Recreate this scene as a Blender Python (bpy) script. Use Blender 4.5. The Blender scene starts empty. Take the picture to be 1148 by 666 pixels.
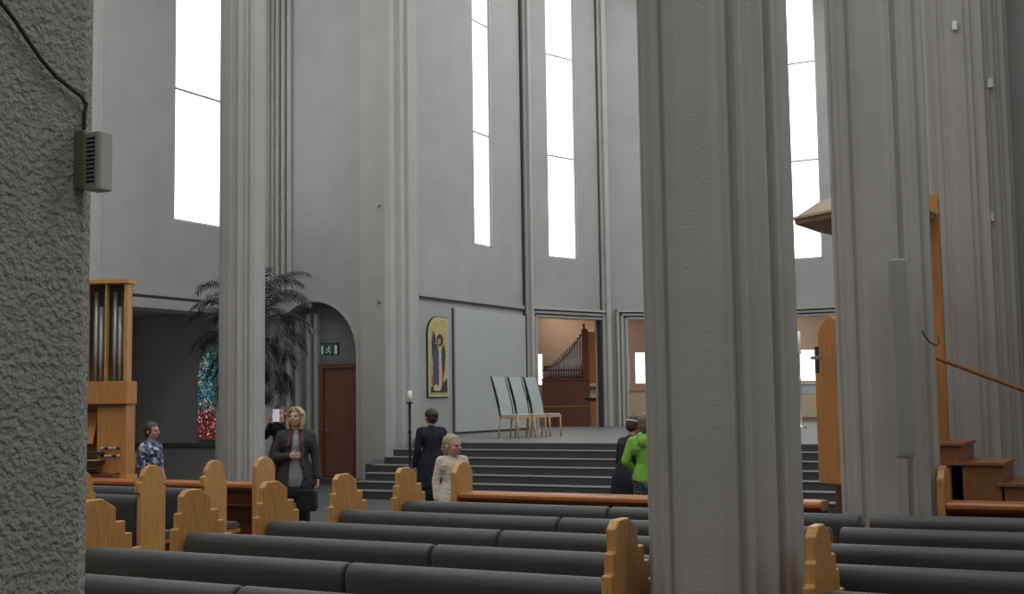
import bpy, bmesh, math, random
from mathutils import Vector, Matrix, Quaternion
random.seed(7)
PI = math.pi
sc = bpy.context.scene
COL = sc.collection

# ---------------------------------------------------------------- camera
EYE = Vector((0, 0, 1.715))
al, pi_, ro = math.radians(27.9), math.radians(4.79), math.radians(0.83)
r0 = Vector((math.cos(al), math.sin(al), 0)); fh = Vector((-math.sin(al), math.cos(al), 0)); upv = Vector((0, 0, 1))
fwd = fh*math.cos(pi_) + upv*math.sin(pi_); u0 = upv*math.cos(pi_) - fh*math.sin(pi_)
rv = r0*math.cos(ro) - u0*math.sin(ro); uv = u0*math.cos(ro) + r0*math.sin(ro)
cd = bpy.data.cameras.new('camera'); cam = bpy.data.objects.new('camera', cd); COL.objects.link(cam)
m = Matrix((rv, uv, -fwd)).transposed().to_4x4(); m.translation = EYE
cam.matrix_world = m
cd.sensor_fit = 'HORIZONTAL'; cd.sensor_width = 36; cd.lens = 36*1360/1148; cd.clip_end = 200; cd.clip_start = .05
sc.camera = cam
# ---------------------------------------------------------------- world, view, lights
w = bpy.data.worlds.new('world'); sc.world = w; w.use_nodes = True
w.node_tree.nodes['Background'].inputs[0].default_value = (.85, .92, 1, 1)
w.node_tree.nodes['Background'].inputs[1].default_value = 1.0
sc.view_settings.view_transform = 'Standard'; sc.view_settings.look = 'None'
sc.view_settings.gamma = 1; sc.view_settings.use_curve_mapping = False
sc.view_settings.exposure = 0.0
def area(name, loc, direction, sx, sy, power, color=(1, .99, .96)):
    l = bpy.data.lights.new(name, 'AREA'); l.shape = 'RECTANGLE'; l.size = sx; l.size_y = sy; l.energy = power; l.color = color
    o = bpy.data.objects.new(name, l); COL.objects.link(o); o.location = loc
    o.rotation_euler = Vector(direction).to_track_quat('-Z', 'Y').to_euler(); return o
# area lamps standing in for the tall nave and apse windows, mostly outside the frame
for y in (0.5, 4.8, 9.2):
    area('window_daylight_right', (2.35, y, 5.4), (-1, 0, -.15), 1.3, 6.5, 62)
area('window_daylight_west', (-7.2, -9.5, 10), (0, 1, -.25), 8, 9, 300)
for y in (1.5, 8.5, 15.5):
    area('window_daylight_high_right', (-2.8, y, 14.5), (-.55, .05, -1), 3.2, 6, 300)
    area('window_daylight_high_left', (-11.6, y, 14.5), (.55, .05, -1), 3.2, 6, 250)
area('window_daylight_apse', (-8.5, 27.6, 14.5), (0, -.25, -1), 7, 6, 430)
area('window_daylight_chapel', (-20.4, 16.5, 2.3), (1, .25, -.1), 1.2, 2.2, 16)  # added fill that brightens the chapel; no window stands here
area('window_daylight_ambulatory', (-9.2, 35.2, 4.4), (0, 0, -1), 5, .9, 60, (1, .9, .78))  # added warm overhead fill, besides the glowing panes
area('window_daylight_ambulatory', (-14.6, 32.6, 4.4), (0, 0, -1), 3.4, .9, 45, (1, .9, .78))  # second added overhead fill, for the left stretch

# ---------------------------------------------------------------- materials
def mat(name, col, rough=.6, bump=0, bscale=60, var=0, vscale=4, metal=0, stretch=None, emit=None, estr=0, sheen=0, detail=4, bdist=.01):
    mt = bpy.data.materials.new(name); mt.use_nodes = True; nt = mt.node_tree; b = nt.nodes['Principled BSDF']
    b.inputs['Base Color'].default_value = (*col, 1); b.inputs['Roughness'].default_value = rough; b.inputs['Metallic'].default_value = metal
    if sheen: b.inputs['Sheen Weight'].default_value = sheen
    tc = nt.nodes.new('ShaderNodeTexCoord'); src = tc.outputs['Object']
    if stretch:
        mp = nt.nodes.new('ShaderNodeMapping'); mp.inputs['Scale'].default_value = stretch; nt.links.new(src, mp.inputs[0]); src = mp.outputs[0]
    if var:
        n = nt.nodes.new('ShaderNodeTexNoise'); n.inputs['Scale'].default_value = vscale; n.inputs['Detail'].default_value = detail
        nt.links.new(src, n.inputs['Vector'])
        rp = nt.nodes.new('ShaderNodeValToRGB'); rp.color_ramp.elements[0].position = .3; rp.color_ramp.elements[1].position = .7
        rp.color_ramp.elements[0].color = (*[c*(1-var) for c in col], 1); rp.color_ramp.elements[1].color = (*[min(1, c*(1+var)) for c in col], 1)
        nt.links.new(n.outputs['Fac'], rp.inputs[0]); nt.links.new(rp.outputs[0], b.inputs['Base Color'])
    if bump:
        n2 = nt.nodes.new('ShaderNodeTexNoise'); n2.inputs['Scale'].default_value = bscale; n2.inputs['Detail'].default_value = 3
        nt.links.new(src, n2.inputs['Vector'])
        bp = nt.nodes.new('ShaderNodeBump'); bp.inputs['Strength'].default_value = bump; bp.inputs['Distance'].default_value = bdist
        nt.links.new(n2.outputs['Fac'], bp.inputs['Height']); nt.links.new(bp.outputs[0], b.inputs['Normal'])
    if emit:
        b.inputs['Emission Color'].default_value = (*emit, 1); b.inputs['Emission Strength'].default_value = estr
    return mt
PL = (.37, .375, .37)
M = dict(
 plaster=mat('grey_plaster', PL, .9, .35, 40, .06, 1.3, bdist=.006),
 column=mat('column_plaster', (.43, .42, .405), .9, .55, 75, .05, 2, bdist=.005),
 rough=mat('rough_plaster', (.43, .43, .41), .95, 1.0, 105, .06, 25, bdist=.014),
 panel=mat('smooth_wall_panel', (.42, .44, .43), .8, .05, 20, .03, 2),
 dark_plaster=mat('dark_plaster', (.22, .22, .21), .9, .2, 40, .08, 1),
 warm=mat('warm_plaster', (.42, .29, .21), .85, .1, 30, .08, 1),
 cream=mat('cream_board', (.55, .46, .34), .7),
 carpet=mat('carpet', (.075, .083, .085), .95, .3, 200, .12, 6, bdist=.003),
 stone=mat('stage_floor', (.17, .18, .185), .42, .1, 40, .08, 3),
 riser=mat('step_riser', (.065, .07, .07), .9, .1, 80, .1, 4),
 tread=mat('step_tread', (.20, .205, .205), .6),  # paler than the risers: light on the step tops put into the colour
 ceiling=mat('ceiling', (.62, .62, .61), .9),
 wood=mat('pine', (.60, .315, .10), .3, .05, 8, .22, 9, stretch=(9, 9, .8)),
 wood_x=mat('pine_rail', (.46, .17, .055), .28, .03, 8, .18, 7, stretch=(.6, 9, 9)),
 wood_dark=mat('reddish_wood', (.17, .055, .028), .45, .03, 8, .2, 7, stretch=(8, 8, .8)),
 door=mat('door_wood', (.17, .066, .04), .5, .02, 8, .12, 3, stretch=(6, 6, .6)),
 choir=mat('choir_organ_wood', (.20, .062, .033), .45, .03, 8, .15, 6, stretch=(7, 7, .8)),
 orange=mat('honey_wood', (.55, .24, .075), .4, .02, 8, .12, 5, stretch=(6, 6, .6)),
 fabric=mat('cushion_cloth', (.046, .051, .051), .5, .15, 400, .08, 30, bdist=.001, sheen=.25),
 chairgrey=mat('chair_cloth', (.40, .45, .43), .8, .1, 300, bdist=.001),
 chairwood=mat('pale_chair_wood', (.55, .36, .20), .5, .02, 8, .15, 7, stretch=(5, 5, 1)),
 black=mat('black_lacquer', (.012, .012, .013), .45),
 white=mat('white_plastic', (.62, .62, .60), .45),
 yellowed=mat('yellowed_plastic', (.30, .28, .18), .6),
 slot=mat('slot_shadow', (.02, .02, .02), .8),
 spk=mat('grey_speaker', (.30, .30, .29), .6),
 metal=mat('brushed_metal', (.6, .6, .6), .3, metal=1),
 pipe=mat('organ_pipe', (.55, .55, .55), .4, metal=.6),
 pane=mat('bright_window_glass', (.8, .8, .8), .2, emit=(1, 1, 1), estr=2.6),
 pane_amb=mat('bright_ambulatory_glass', (.8, .8, .8), .2, emit=(1, .99, .97), estr=1.6),
 bar=mat('glazing_bar', (.30, .31, .33), .5),
 frame=mat('window_frame', (.55, .56, .56), .5),
 groove=mat('groove', (.06, .062, .06), .9),
 candle=mat('candle_wax', (.85, .84, .8), .5),
 cloth_white=mat('altar_cloth', (.62, .63, .63), .8),
 leaf=mat('palm_leaf', (.016, .026, .018), .4, 0, 1, .25, 3),
 stem=mat('palm_stem', (.07, .06, .04), .8),
 pot=mat('pot', (.12, .10, .08), .7),
 skin=mat('skin', (.50, .29, .22), .55), skin_pale=mat('pale_skin', (.60, .36, .30), .55),
 blond=mat('blond_hair', (.42, .31, .18), .5, .5, 90, .3, 60, bdist=.01),
 brown=mat('brown_hair', (.06, .035, .025), .5, .5, 90, .3, 60, bdist=.01),
 fair=mat('fair_hair', (.40, .32, .22), .5, .5, 90, .3, 60, bdist=.01),
 sandy=mat('sandy_hair', (.20, .13, .08), .5, .5, 90, .3, 60, bdist=.01),
 navy=mat('navy_cloth', (.012, .013, .024), .85), blackcl=mat('black_cloth', (.012, .012, .014), .85),
 cardigan=mat('charcoal_cardigan', (.045, .043, .045), .9, .3, 200, .1, 40, bdist=.004),
 greytop=mat('grey_top', (.30, .30, .34), .85, .1, 200), jeans=mat('dark_trousers', (.03, .03, .04), .85),
 plum=mat('plum_scarf', (.10, .045, .055), .85),
 cream_knit=mat('cream_knit', (.74, .66, .58), .9, 1.0, 38, .08, 30, stretch=(1, 1, 1.5), bdist=.02),
 green=mat('lime_hoodie', (.24, .50, .07), .8, .1, 60, .08, 8),
 lip=mat('lips', (.42, .14, .12), .5), eye=mat('eye', (.02, .018, .015), .3), shoe=mat('shoe', (.03, .025, .02), .6),
)
def checker_mat(name, c1, c2, scale, vor=False):
    mt = bpy.data.materials.new(name); mt.use_nodes = True; nt = mt.node_tree; b = nt.nodes['Principled BSDF']; b.inputs['Roughness'].default_value = .85
    tc = nt.nodes.new('ShaderNodeTexCoord')
    if vor:
        n = nt.nodes.new('ShaderNodeTexVoronoi'); n.inputs['Scale'].default_value = scale
        rp = nt.nodes.new('ShaderNodeValToRGB'); rp.color_ramp.interpolation = 'CONSTANT'
        rp.color_ramp.elements[0].color = (*c1, 1); rp.color_ramp.elements[1].color = (*c2, 1); rp.color_ramp.elements[1].position = .42
        e = rp.color_ramp.elements.new(.62); e.color = (.13, .16, .28, 1)
        sp = nt.nodes.new('ShaderNodeSeparateColor'); nt.links.new(tc.outputs['Object'], n.inputs['Vector'])
        nt.links.new(n.outputs['Color'], sp.inputs[0]); nt.links.new(sp.outputs[0], rp.inputs[0]); nt.links.new(rp.outputs[0], b.inputs['Base Color'])
    else:
        n = nt.nodes.new('ShaderNodeTexChecker'); n.inputs['Scale'].default_value = scale
        n.inputs['Color1'].default_value = (*c1, 1); n.inputs['Color2'].default_value = (*c2, 1)
        nt.links.new(tc.outputs['Object'], n.inputs['Vector']); nt.links.new(n.outputs['Color'], b.inputs['Base Color'])
    return mt
M['print'] = checker_mat('printed_top', (.03, .035, .10), (.50, .52, .60), 26, True)
M['plaid'] = checker_mat('plaid_trousers', (.02, .02, .03), (.16, .17, .22), 45)
def glass_mosaic():
    mt = bpy.data.materials.new('stained_glass_mosaic'); mt.use_nodes = True; nt = mt.node_tree; b = nt.nodes['Principled BSDF']
    tc = nt.nodes.new('ShaderNodeTexCoord'); v = nt.nodes.new('ShaderNodeTexVoronoi'); v.inputs['Scale'].default_value = 34
    nt.links.new(tc.outputs['Object'], v.inputs['Vector'])
    sp = nt.nodes.new('ShaderNodeSeparateColor'); nt.links.new(v.outputs['Color'], sp.inputs[0])
    ramps = []
    for cols in ([(0, (.002, .02, .03)), (.25, (.0, .16, .28)), (.5, (.01, .32, .36)), (.66, (.02, .08, .2)), (.84, (.75, .55, .2))],
                 [(0, (.03, .004, .006)), (.3, (.30, .01, .015)), (.55, (.12, .01, .03)), (.75, (.5, .06, .02)), (.92, (.8, .75, .65))]):
        rp = nt.nodes.new('ShaderNodeValToRGB'); rp.color_ramp.interpolation = 'CONSTANT'; cr = rp.color_ramp
        cr.elements[0].color = (*cols[0][1], 1); cr.elements[1].position = cols[1][0]; cr.elements[1].color = (*cols[1][1], 1)
        for p, c in cols[2:]: e = cr.elements.new(p); e.color = (*c, 1)
        nt.links.new(sp.outputs[0], rp.inputs[0]); ramps.append(rp)
    sx = nt.nodes.new('ShaderNodeSeparateXYZ'); nt.links.new(tc.outputs['Object'], sx.inputs[0])
    mr = nt.nodes.new('ShaderNodeMapRange'); mr.inputs[1].default_value = 1.75; mr.inputs[2].default_value = 1.45; nt.links.new(sx.outputs[2], mr.inputs[0])
    mx = nt.nodes.new('ShaderNodeMix'); mx.data_type = 'RGBA'; nt.links.new(mr.outputs[0], mx.inputs[0])
    nt.links.new(ramps[0].outputs[0], mx.inputs[6]); nt.links.new(ramps[1].outputs[0], mx.inputs[7])
    ve = nt.nodes.new('ShaderNodeTexVoronoi'); ve.feature = 'DISTANCE_TO_EDGE'; ve.inputs['Scale'].default_value = 34; nt.links.new(tc.outputs['Object'], ve.inputs['Vector'])
    gt = nt.nodes.new('ShaderNodeMath'); gt.operation = 'GREATER_THAN'; gt.inputs[1].default_value = .06; nt.links.new(ve.outputs['Distance'], gt.inputs[0])
    m2 = nt.nodes.new('ShaderNodeMix'); m2.data_type = 'RGBA'; m2.inputs[6].default_value = (.01, .01, .01, 1)
    nt.links.new(gt.outputs[0], m2.inputs[0]); nt.links.new(mx.outputs[2], m2.inputs[7])
    nt.links.new(m2.outputs[2], b.inputs['Base Color']); nt.links.new(m2.outputs[2], b.inputs['Emission Color']); b.inputs['Emission Strength'].default_value = .5
    return mt
M['stained'] = glass_mosaic()

# ---------------------------------------------------------------- mesh helpers
def obj(name, bm, m_, parent=None, smooth=False, bevel=0, seg=2):
    me = bpy.data.meshes.new(name)
    bmesh.ops.recalc_face_normals(bm, faces=bm.faces[:]); bm.to_mesh(me); bm.free()
    if smooth:
        for p in me.polygons: p.use_smooth = True
    o = bpy.data.objects.new(name, me); COL.objects.link(o); me.materials.append(M[m_] if isinstance(m_, str) else m_)
    if parent: o.parent = parent
    if bevel:
        b = o.modifiers.new('bevel', 'BEVEL'); b.width = bevel; b.segments = seg; b.limit_method = 'ANGLE'; b.harden_normals = False
    return o
def tag(o, label, cat, group=None):
    o['label'] = label; o['category'] = cat
    if group: o['group'] = group
    return o
def struct(o): o['kind'] = 'structure'; return o
def thing(name, label, cat, loc=(0, 0, 0), rz=0, group=None):
    o = bpy.data.objects.new(name, None); COL.objects.link(o); o.location = loc; o.rotation_euler = (0, 0, rz); o.empty_display_size = .1
    return tag(o, label, cat, group)
def B(): return bmesh.new()
def box(bm, x0, x1, y0, y1, z0, z1, mtx=None):
    vs = [bm.verts.new((x, y, z)) for x in (x0, x1) for y in (y0, y1) for z in (z0, z1)]
    for f in ((0, 1, 3, 2), (4, 6, 7, 5), (0, 4, 5, 1), (2, 3, 7, 6), (0, 2, 6, 4), (1, 5, 7, 3)): bm.faces.new([vs[i] for i in f])
    if mtx: bmesh.ops.transform(bm, matrix=mtx, verts=vs)
    return bm
def prism(bm, pts, axis, a0, a1):
    """pts are 2-D; axis x: pts=(y,z); axis y: pts=(x,z); axis z: pts=(x,y)"""
    f = {'x': lambda p, a: (a, p[0], p[1]), 'y': lambda p, a: (p[0], a, p[1]), 'z': lambda p, a: (p[0], p[1], a)}[axis]
    A = [bm.verts.new(f(p, a0)) for p in pts]; C = [bm.verts.new(f(p, a1)) for p in pts]
    bm.faces.new(A); bm.faces.new(C[::-1]); n = len(pts)
    for i in range(n): bm.faces.new((A[i], A[(i+1) % n], C[(i+1) % n], C[i]))
    return bm
def tube(bm, pts, rad, n=8, cap=True):
    pts = [Vector(p) for p in pts]; rings = []
    rr = rad if isinstance(rad, (list, tuple)) else [rad]*len(pts)
    for i, p in enumerate(pts):
        t = (pts[min(i+1, len(pts)-1)] - pts[max(i-1, 0)]).normalized()
        a = t.orthogonal().normalized() if i == 0 else (a - t*a.dot(t)).normalized()
        b = t.cross(a); rings.append([bm.verts.new(p + (a*math.cos(2*PI*k/n) + b*math.sin(2*PI*k/n))*rr[i]) for k in range(n)])
    for i in range(len(rings)-1):
        for k in range(n): bm.faces.new((rings[i][k], rings[i][(k+1) % n], rings[i+1][(k+1) % n], rings[i+1][k]))
    if cap: bm.faces.new(rings[0][::-1]); bm.faces.new(rings[-1])
    return bm
def lathe(bm, prof, c=(0, 0), n=20):
    rings = [[bm.verts.new((c[0]+r*math.cos(2*PI*k/n), c[1]+r*math.sin(2*PI*k/n), z)) for k in range(n)] for r, z in prof]
    for i in range(len(rings)-1):
        for k in range(n): bm.faces.new((rings[i][k], rings[i][(k+1) % n], rings[i+1][(k+1) % n], rings[i+1][k]))
    bm.faces.new(rings[0][::-1]); bm.faces.new(rings[-1]); return bm
def capsule(bm, p0, p1, r_0, r_1, n=10):
    p0, p1 = Vector(p0), Vector(p1); d = (p1-p0); L = d.length; t = d.normalized() if L > 1e-6 else Vector((0, 0, 1))
    pts, rr = [], []
    for k in (-80, -55, -30, 0): a = math.radians(k); pts.append(p0 + t*math.sin(a)*r_0); rr.append(r_0*math.cos(a))
    for k in (0, 30, 55, 80): a = math.radians(k); pts.append(p1 + t*math.sin(a)*r_1); rr.append(r_1*math.cos(a))
    return tube(bm, pts, rr, n)
def ell(bm, c, rx, ry, rz, rot=None, u=14, v=10):
    mt = Matrix.Translation(Vector(c)) @ (rot.to_matrix().to_4x4() if rot else Matrix()) @ Matrix.Diagonal((rx, ry, rz, 1))
    bmesh.ops.create_uvsphere(bm, u_segments=u, v_segments=v, radius=1, matrix=mt); return bm
def frame(p0, p1):
    """local frame of a wall: x along p0->p1, y to the LEFT of it, z up"""
    d = (Vector((p1[0]-p0[0], p1[1]-p0[1], 0))); L = d.length; d.normalize(); nrm = Vector((-d.y, d.x, 0))
    mt = Matrix((d, nrm, Vector((0, 0, 1)))).transposed().to_4x4(); mt.translation = Vector((p0[0], p0[1], 0)); return mt, L
def wall_cells(bm, L, z0, z1, th, ops, mt, inner=1):
    """slab from y=0 to y=th with rectangular openings (s0,s1,a,b), as merged boxes by columns"""
    ss = sorted({0, L, *[o[0] for o in ops], *[o[1] for o in ops]})
    for a, b in zip(ss[:-1], ss[1:]):
        mid = (a+b)/2; cuts = sorted([(o[2], o[3]) for o in ops if o[0] < mid < o[1]]); z = z0
        for c0, c1 in cuts:
            if c0 > z: box(bm, a, b, 0, th, z, c0, mt)
            z = c1
        if z < z1: box(bm, a, b, 0, th, z, z1, mt)
TOP = 19.0
ST = .91   # level of the chancel floor

# ================================================================= SETTING
# floor, ceiling
struct(obj('floor', box(B(), -21, 3.2, -12, 21, -.2, 0), 'carpet'))
struct(obj('ceiling', box(B(), -21, 3.2, -12, 39, TOP, TOP+.3), 'ceiling'))
# chancel floor and steps
cf = B(); prism(cf, [(-12.56, 19.75), (-1.0, 19.75), (-1.0, 39), (-20, 39), (-20, 28), (-14.9, 22.3), (-14.0, 22.0), (-12.9, 20.7)], 'z', -.2, ST)
struct(obj('chancel_floor', cf, 'stone'))
stp = struct(thing('chancel_steps', 'x', 'x'))
del stp['label'], stp['category']
for k in range(1, 7):
    z = ST - .13*k; y1 = 19.75-.33*(k-1); y0 = y1-.33
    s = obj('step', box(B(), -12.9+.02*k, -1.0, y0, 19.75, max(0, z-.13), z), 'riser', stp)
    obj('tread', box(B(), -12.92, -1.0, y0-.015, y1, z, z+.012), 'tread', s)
n = obj('edge_nosing', box(B(), -12.57, -1.0, 19.735, 19.79, ST-.02, ST+.004), 'stone', stp)
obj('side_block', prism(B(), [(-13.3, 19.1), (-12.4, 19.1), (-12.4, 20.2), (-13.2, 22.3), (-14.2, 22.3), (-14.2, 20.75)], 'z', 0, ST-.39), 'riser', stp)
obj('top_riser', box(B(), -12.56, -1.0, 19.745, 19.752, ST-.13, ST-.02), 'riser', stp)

# transept side wall (parallel to the nave) with window and side chapel
XL = -17.1
bm = B(); mt, L = frame((XL, 8), (XL, 20.9))
wall_cells(bm, L, 0, TOP, .6, [(6.6, 11.9, 0, 3.55), (10.0, 11.5, 5.35, 16.5)], mt)
struct(obj('wall_transept', bm, 'plaster'))
bm = B(); box(bm, XL-.0, XL+.08, 14.4, 20.4, 3.55, 3.74); box(bm, XL, XL+.06, 14.4, 20.4, 3.80, 3.9)
struct(obj('trim_1', bm, 'plaster', bevel=.01))
struct(obj('trim_2', box(B(), XL, XL+.03, 14.4, 20.4, 3.74, 3.80), 'groove'))
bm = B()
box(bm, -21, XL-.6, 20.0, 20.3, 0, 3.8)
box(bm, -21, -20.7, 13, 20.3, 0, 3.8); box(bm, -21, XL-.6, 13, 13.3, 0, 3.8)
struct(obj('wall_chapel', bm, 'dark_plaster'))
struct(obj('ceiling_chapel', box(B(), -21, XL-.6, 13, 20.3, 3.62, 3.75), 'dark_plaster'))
struct(obj('baseboard_chapel', box(B(), -20.7, XL-.6, 19.93, 20.0, .78, .86), 'groove'))
struct(obj('wall_back', box(B(), -21, XL-.6, 20.3, 20.9, 0, TOP), 'plaster'))
def window(num, p0, p1, s0, s1, sill, top, th, bars, vbars=3, rec=.08, margin=.03):
    mt, L = frame(p0, p1)
    t = struct(bpy.data.objects.new('window_%d' % num, None)); COL.objects.link(t)
    obj('pane', box(B(), s0+margin, s1-margin, rec, rec+.02, sill+margin, top, mt), 'pane', t)
    f = B(); box(f, s0, s0+.05, rec-.03, rec+.04, sill, top, mt); box(f, s1-.05, s1, rec-.03, rec+.04, sill, top, mt); box(f, s0, s1, rec-.03, rec+.04, sill, sill+.05, mt)
    obj('window_frame', f, 'frame', t)
    for z in bars: obj('glazing_bar', box(B(), s0+.05, s1-.05, rec-.02, rec, z-.022, z+.022, mt), 'bar', t)
    for k in range(1, vbars+1):
        x = s0+(s1-s0)*k/(vbars+1); obj('leading', box(B(), x-.006, x+.006, rec-.012, rec, sill+.05, top, mt), 'frame', t)
    return t
window(1, (XL, 8), (XL, 20.9), 10.0, 11.5, 5.35, 16.5, .6, [8.05, 10.8, 13.5], 2)

# door wall with a round arched recess
YD = 20.75
def arch_pts(cx, r_, spring, base, n=20): return [(cx-r_, base)] + [(cx-r_*math.cos(PI*k/n), spring+r_*math.sin(PI*k/n)) for k in range(n+1)] + [(cx+r_, base)]
ax, ar, asp = -15.78, 1.13, 2.70
A = arch_pts(ax, ar, asp, 0)
bm = prism(B(), [(-17.9, 0), *A, (-14.55, 0), (-14.55, TOP), (-17.9, TOP)], 'y', YD, YD+.45)
struct(obj('wall_door', bm, 'plaster'))
bm = B(); A2 = arch_pts(ax, ar+.05, asp, 0); A1 = arch_pts(ax, ar, asp, 0)
struct(obj('trim_3', prism(bm, A2 + A1[::-1], 'y', YD-.035, YD+.02), 'plaster'))
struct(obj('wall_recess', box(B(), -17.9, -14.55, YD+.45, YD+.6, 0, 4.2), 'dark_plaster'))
# door
d = struct(bpy.data.objects.new('door_1', None)); COL.objects.link(d)
dx0, dx1 = -15.78, -14.78
obj('door_leaf', box(B(), dx0, dx1, YD+.38, YD+.43, .12, 2.42), 'door', d, bevel=.004)
f = B(); box(f, dx0-.09, dx0, YD+.34, YD+.45, .1, 2.5); box(f, dx1, dx1+.07, YD+.34, YD+.45, .1, 2.5); box(f, dx0, dx1, YD+.34, YD+.45, 2.42, 2.5)
obj('door_frame', f, 'wood_dark', d)
hd = tube(B(), [(dx0+.1, YD+.37, 1.1), (dx0+.1, YD+.31, 1.1), (dx0+.23, YD+.31, 1.1)], .012); obj('door_handle', hd, 'metal', d)
struct(obj('threshold_step', box(B(), -16.9, -14.5, YD-.1, YD+.45, 0, .11), 'riser'))
# ribs inside the recess, left of the door
bm = B()
for x in (-16.75, -16.5, -16.2, -16.0): box(bm, x, x+.10, YD+.30, YD+.45, 0, 3.6)
struct(obj('trim_4', bm, 'plaster', bevel=.02))
# corner rib where the two walls meet
bm = B(); box(bm, -17.1, -16.88, 20.55, YD, 0, TOP); box(bm, -17.1, -16.97, 20.4, 20.6, 0, TOP); box(bm, -16.86, -16.78, 20.66, YD, 4.0, TOP)
for x in (-16.74, -16.58, -16.42): box(bm, x, x+.09, YD-.09, YD, 4.05, TOP)
struct(obj('trim_5', bm, 'column', bevel=.02))
bm = B(); box(bm, XL, XL+.10, 15.75, 15.9, 3.9, TOP); box(bm, XL, XL+.05, 15.9, 16.05, 3.9, TOP); struct(obj('trim_32', bm, 'column', bevel=.015))
# threshold pier of the chancel arch
def pier(name, pts, m_='column'): return struct(obj(name, prism(B(), pts, 'z', 0, TOP), m_))
pier('wall_pier_left', [(-14.55, YD), (-13.95, YD), (-13.88, 20.86), (-13.88, 21.0), (-14.0, 21.04), (-14.0, 21.22), (-14.1, 21.26), (-13.98, 21.42), (-13.98, 21.56), (-14.14, 21.6),
     (-14.14, 21.76), (-14.05, 21.84), (-14.05, 22.02), (-14.2, 22.06), (-14.2, 22.3), (-14.3, 22.34), (-14.3, 22.6), (-15.1, 22.6), (-15.1, YD+.65), (-14.55, YD+.65)])

# chancel side wall with the two recessed panels and window 2
V = [(-14.4, 22.6), (-14.4, 28.0), (-13.4, 30.8), (-10.1, 33.3), (-6.9, 33.3), (-3.6, 30.8), (-2.6, 28.0), (-2.6, 22.6)]
def bay(name, p0, p1, win=None, low=None):
    mt, L = frame(p0, p1); ops = []
    if win: ops.append((win[0], win[1], 5.45, 16.6))
    if low: ops.append((low[0], low[1], ST, low[2]))
    bm = B(); wall_cells(bm, L, 0 if not low else ST, TOP, .28, ops, mt); struct(obj(name, bm, 'plaster')); return mt, L
bay('wall_chancel_left', V[0], V[1], (2.72, 3.62))
window(2, V[0], V[1], 2.72, 3.62, 5.45, 16.6, .7, [8.25, 11.05, 13.8], 1, rec=.08)
bay('wall_apse_left', V[1], V[2], (.86, 1.95), (.33, 2.84, 3.84))
window(3, V[1], V[2], .86, 1.95, 5.45, 16.6, .7, [8.22, 11.0, 13.8], 4, rec=.08)
L34 = math.dist(V[2], V[3])
bay('wall_apse_middle_left', V[2], V[3], (1.9, 2.95), (.62, 3.5, 3.86))
window(4, V[2], V[3], 1.9, 2.95, 5.45, 16.6, .7, [8.22, 11.0, 13.8], 4, rec=.08)
bay('wall_apse_centre', V[3], V[4], (1.2, 2.15), (.5, 2.7, 3.86))
window(5, V[3], V[4], 1.2, 2.15, 5.45, 16.6, .7, [8.22, 11.0, 13.8], 3, rec=.08)
bay('wall_apse_middle_right', V[4], V[5], (1.5, 2.55), (.62, 3.5, 3.86))
window(6, V[4], V[5], 1.5, 2.55, 5.45, 16.6, .7, [8.22, 11.0, 13.8], 3, rec=.08)
bay('wall_apse_right', V[5], V[6], (.86, 1.95), (.33, 2.84, 3.84))
window(7, V[5], V[6], .86, 1.95, 5.45, 16.6, .7, [8.22, 11.0, 13.8], 3, rec=.08)
bay('wall_chancel_right', V[6], V[7], (2.2, 3.1))
window(8, V[6], V[7], 2.2, 3.1, 5.45, 16.6, .7, [8.25, 11.05, 13.8], 1, rec=.08)
# frames around panels and openings (rendered profiles that stand off the wall)
mt, L = frame(V[0], V[1])
bm = B(); box(bm, .06, 5.33, -.06, 0, 4.02, 4.10, mt); box(bm, .0, .09, -.06, 0, 2.6, 4.10, mt); box(bm, 5.26, 5.33, -.06, 0, ST, 4.02, mt)
struct(obj('trim_6', bm, 'plaster'))
struct(obj('trim_7', box(B(), .09, 5.26, -.045, 0, 3.97, 4.02, mt), 'groove'))
pn = obj('wall_panel', box(B(), 1.62, 5.2, -.07, 0, ST+.05, 3.84, mt), 'panel', bevel=.01); struct(pn)
struct(obj('baseboard_left', box(B(), 1.62, 5.2, -.05, 0, ST, ST+.05, mt), 'groove'))
bm = B(); box(bm, 1.59, 1.62, -.03, 0, ST, 3.84, mt); box(bm, 5.2, 5.25, -.10, 0, ST, 3.9, mt)
struct(obj('trim_8', bm, 'groove'))
def opening_frame(i, p0, p1, s0, s1, top, idx):
    mt, L = frame(p0, p1); bm = B()
    for k, (o, dd) in enumerate(((.0, -.05), (.13, -.10), (.26, -.15))):
        # stepped mouldings going outward around the opening
        a0, a1, tt = s0-o-.07 if o else s0-.06, s1+o+.07 if o else s1+.06, top+o*.75+.06
        w_ = .07
        if a0 > .02: box(bm, a0, a0+w_, dd, 0, ST, tt, mt)
        if a1 < L-.02: box(bm, a1-w_, a1, dd, 0, ST, tt, mt)
        box(bm, max(a0, 0), min(a1, L), dd, 0, tt-.06, tt, mt)
    struct(obj('trim_%d' % idx, bm, 'column'))
    g = B(); box(g, max(0, s0-.1), min(L, s1+.1), -.03, 0, top+.055, top+.10, mt); box(g, max(0, s0-.2), min(L, s1+.24), -.06, 0, top+.16, top+.19, mt)  # dark strips paint in the shadow lines of the mouldings
    struct(obj('trim_%d' % (idx+1), g, 'groove'))
opening_frame(0, V[1], V[2], .33, 2.84, 3.84, 9)
opening_frame(0, V[2], V[3], .62, 3.5, 3.86, 11)
opening_frame(0, V[3], V[4], .5, 2.7, 3.86, 13)
opening_frame(0, V[4], V[5], .62, 3.5, 3.86, 15)
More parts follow.
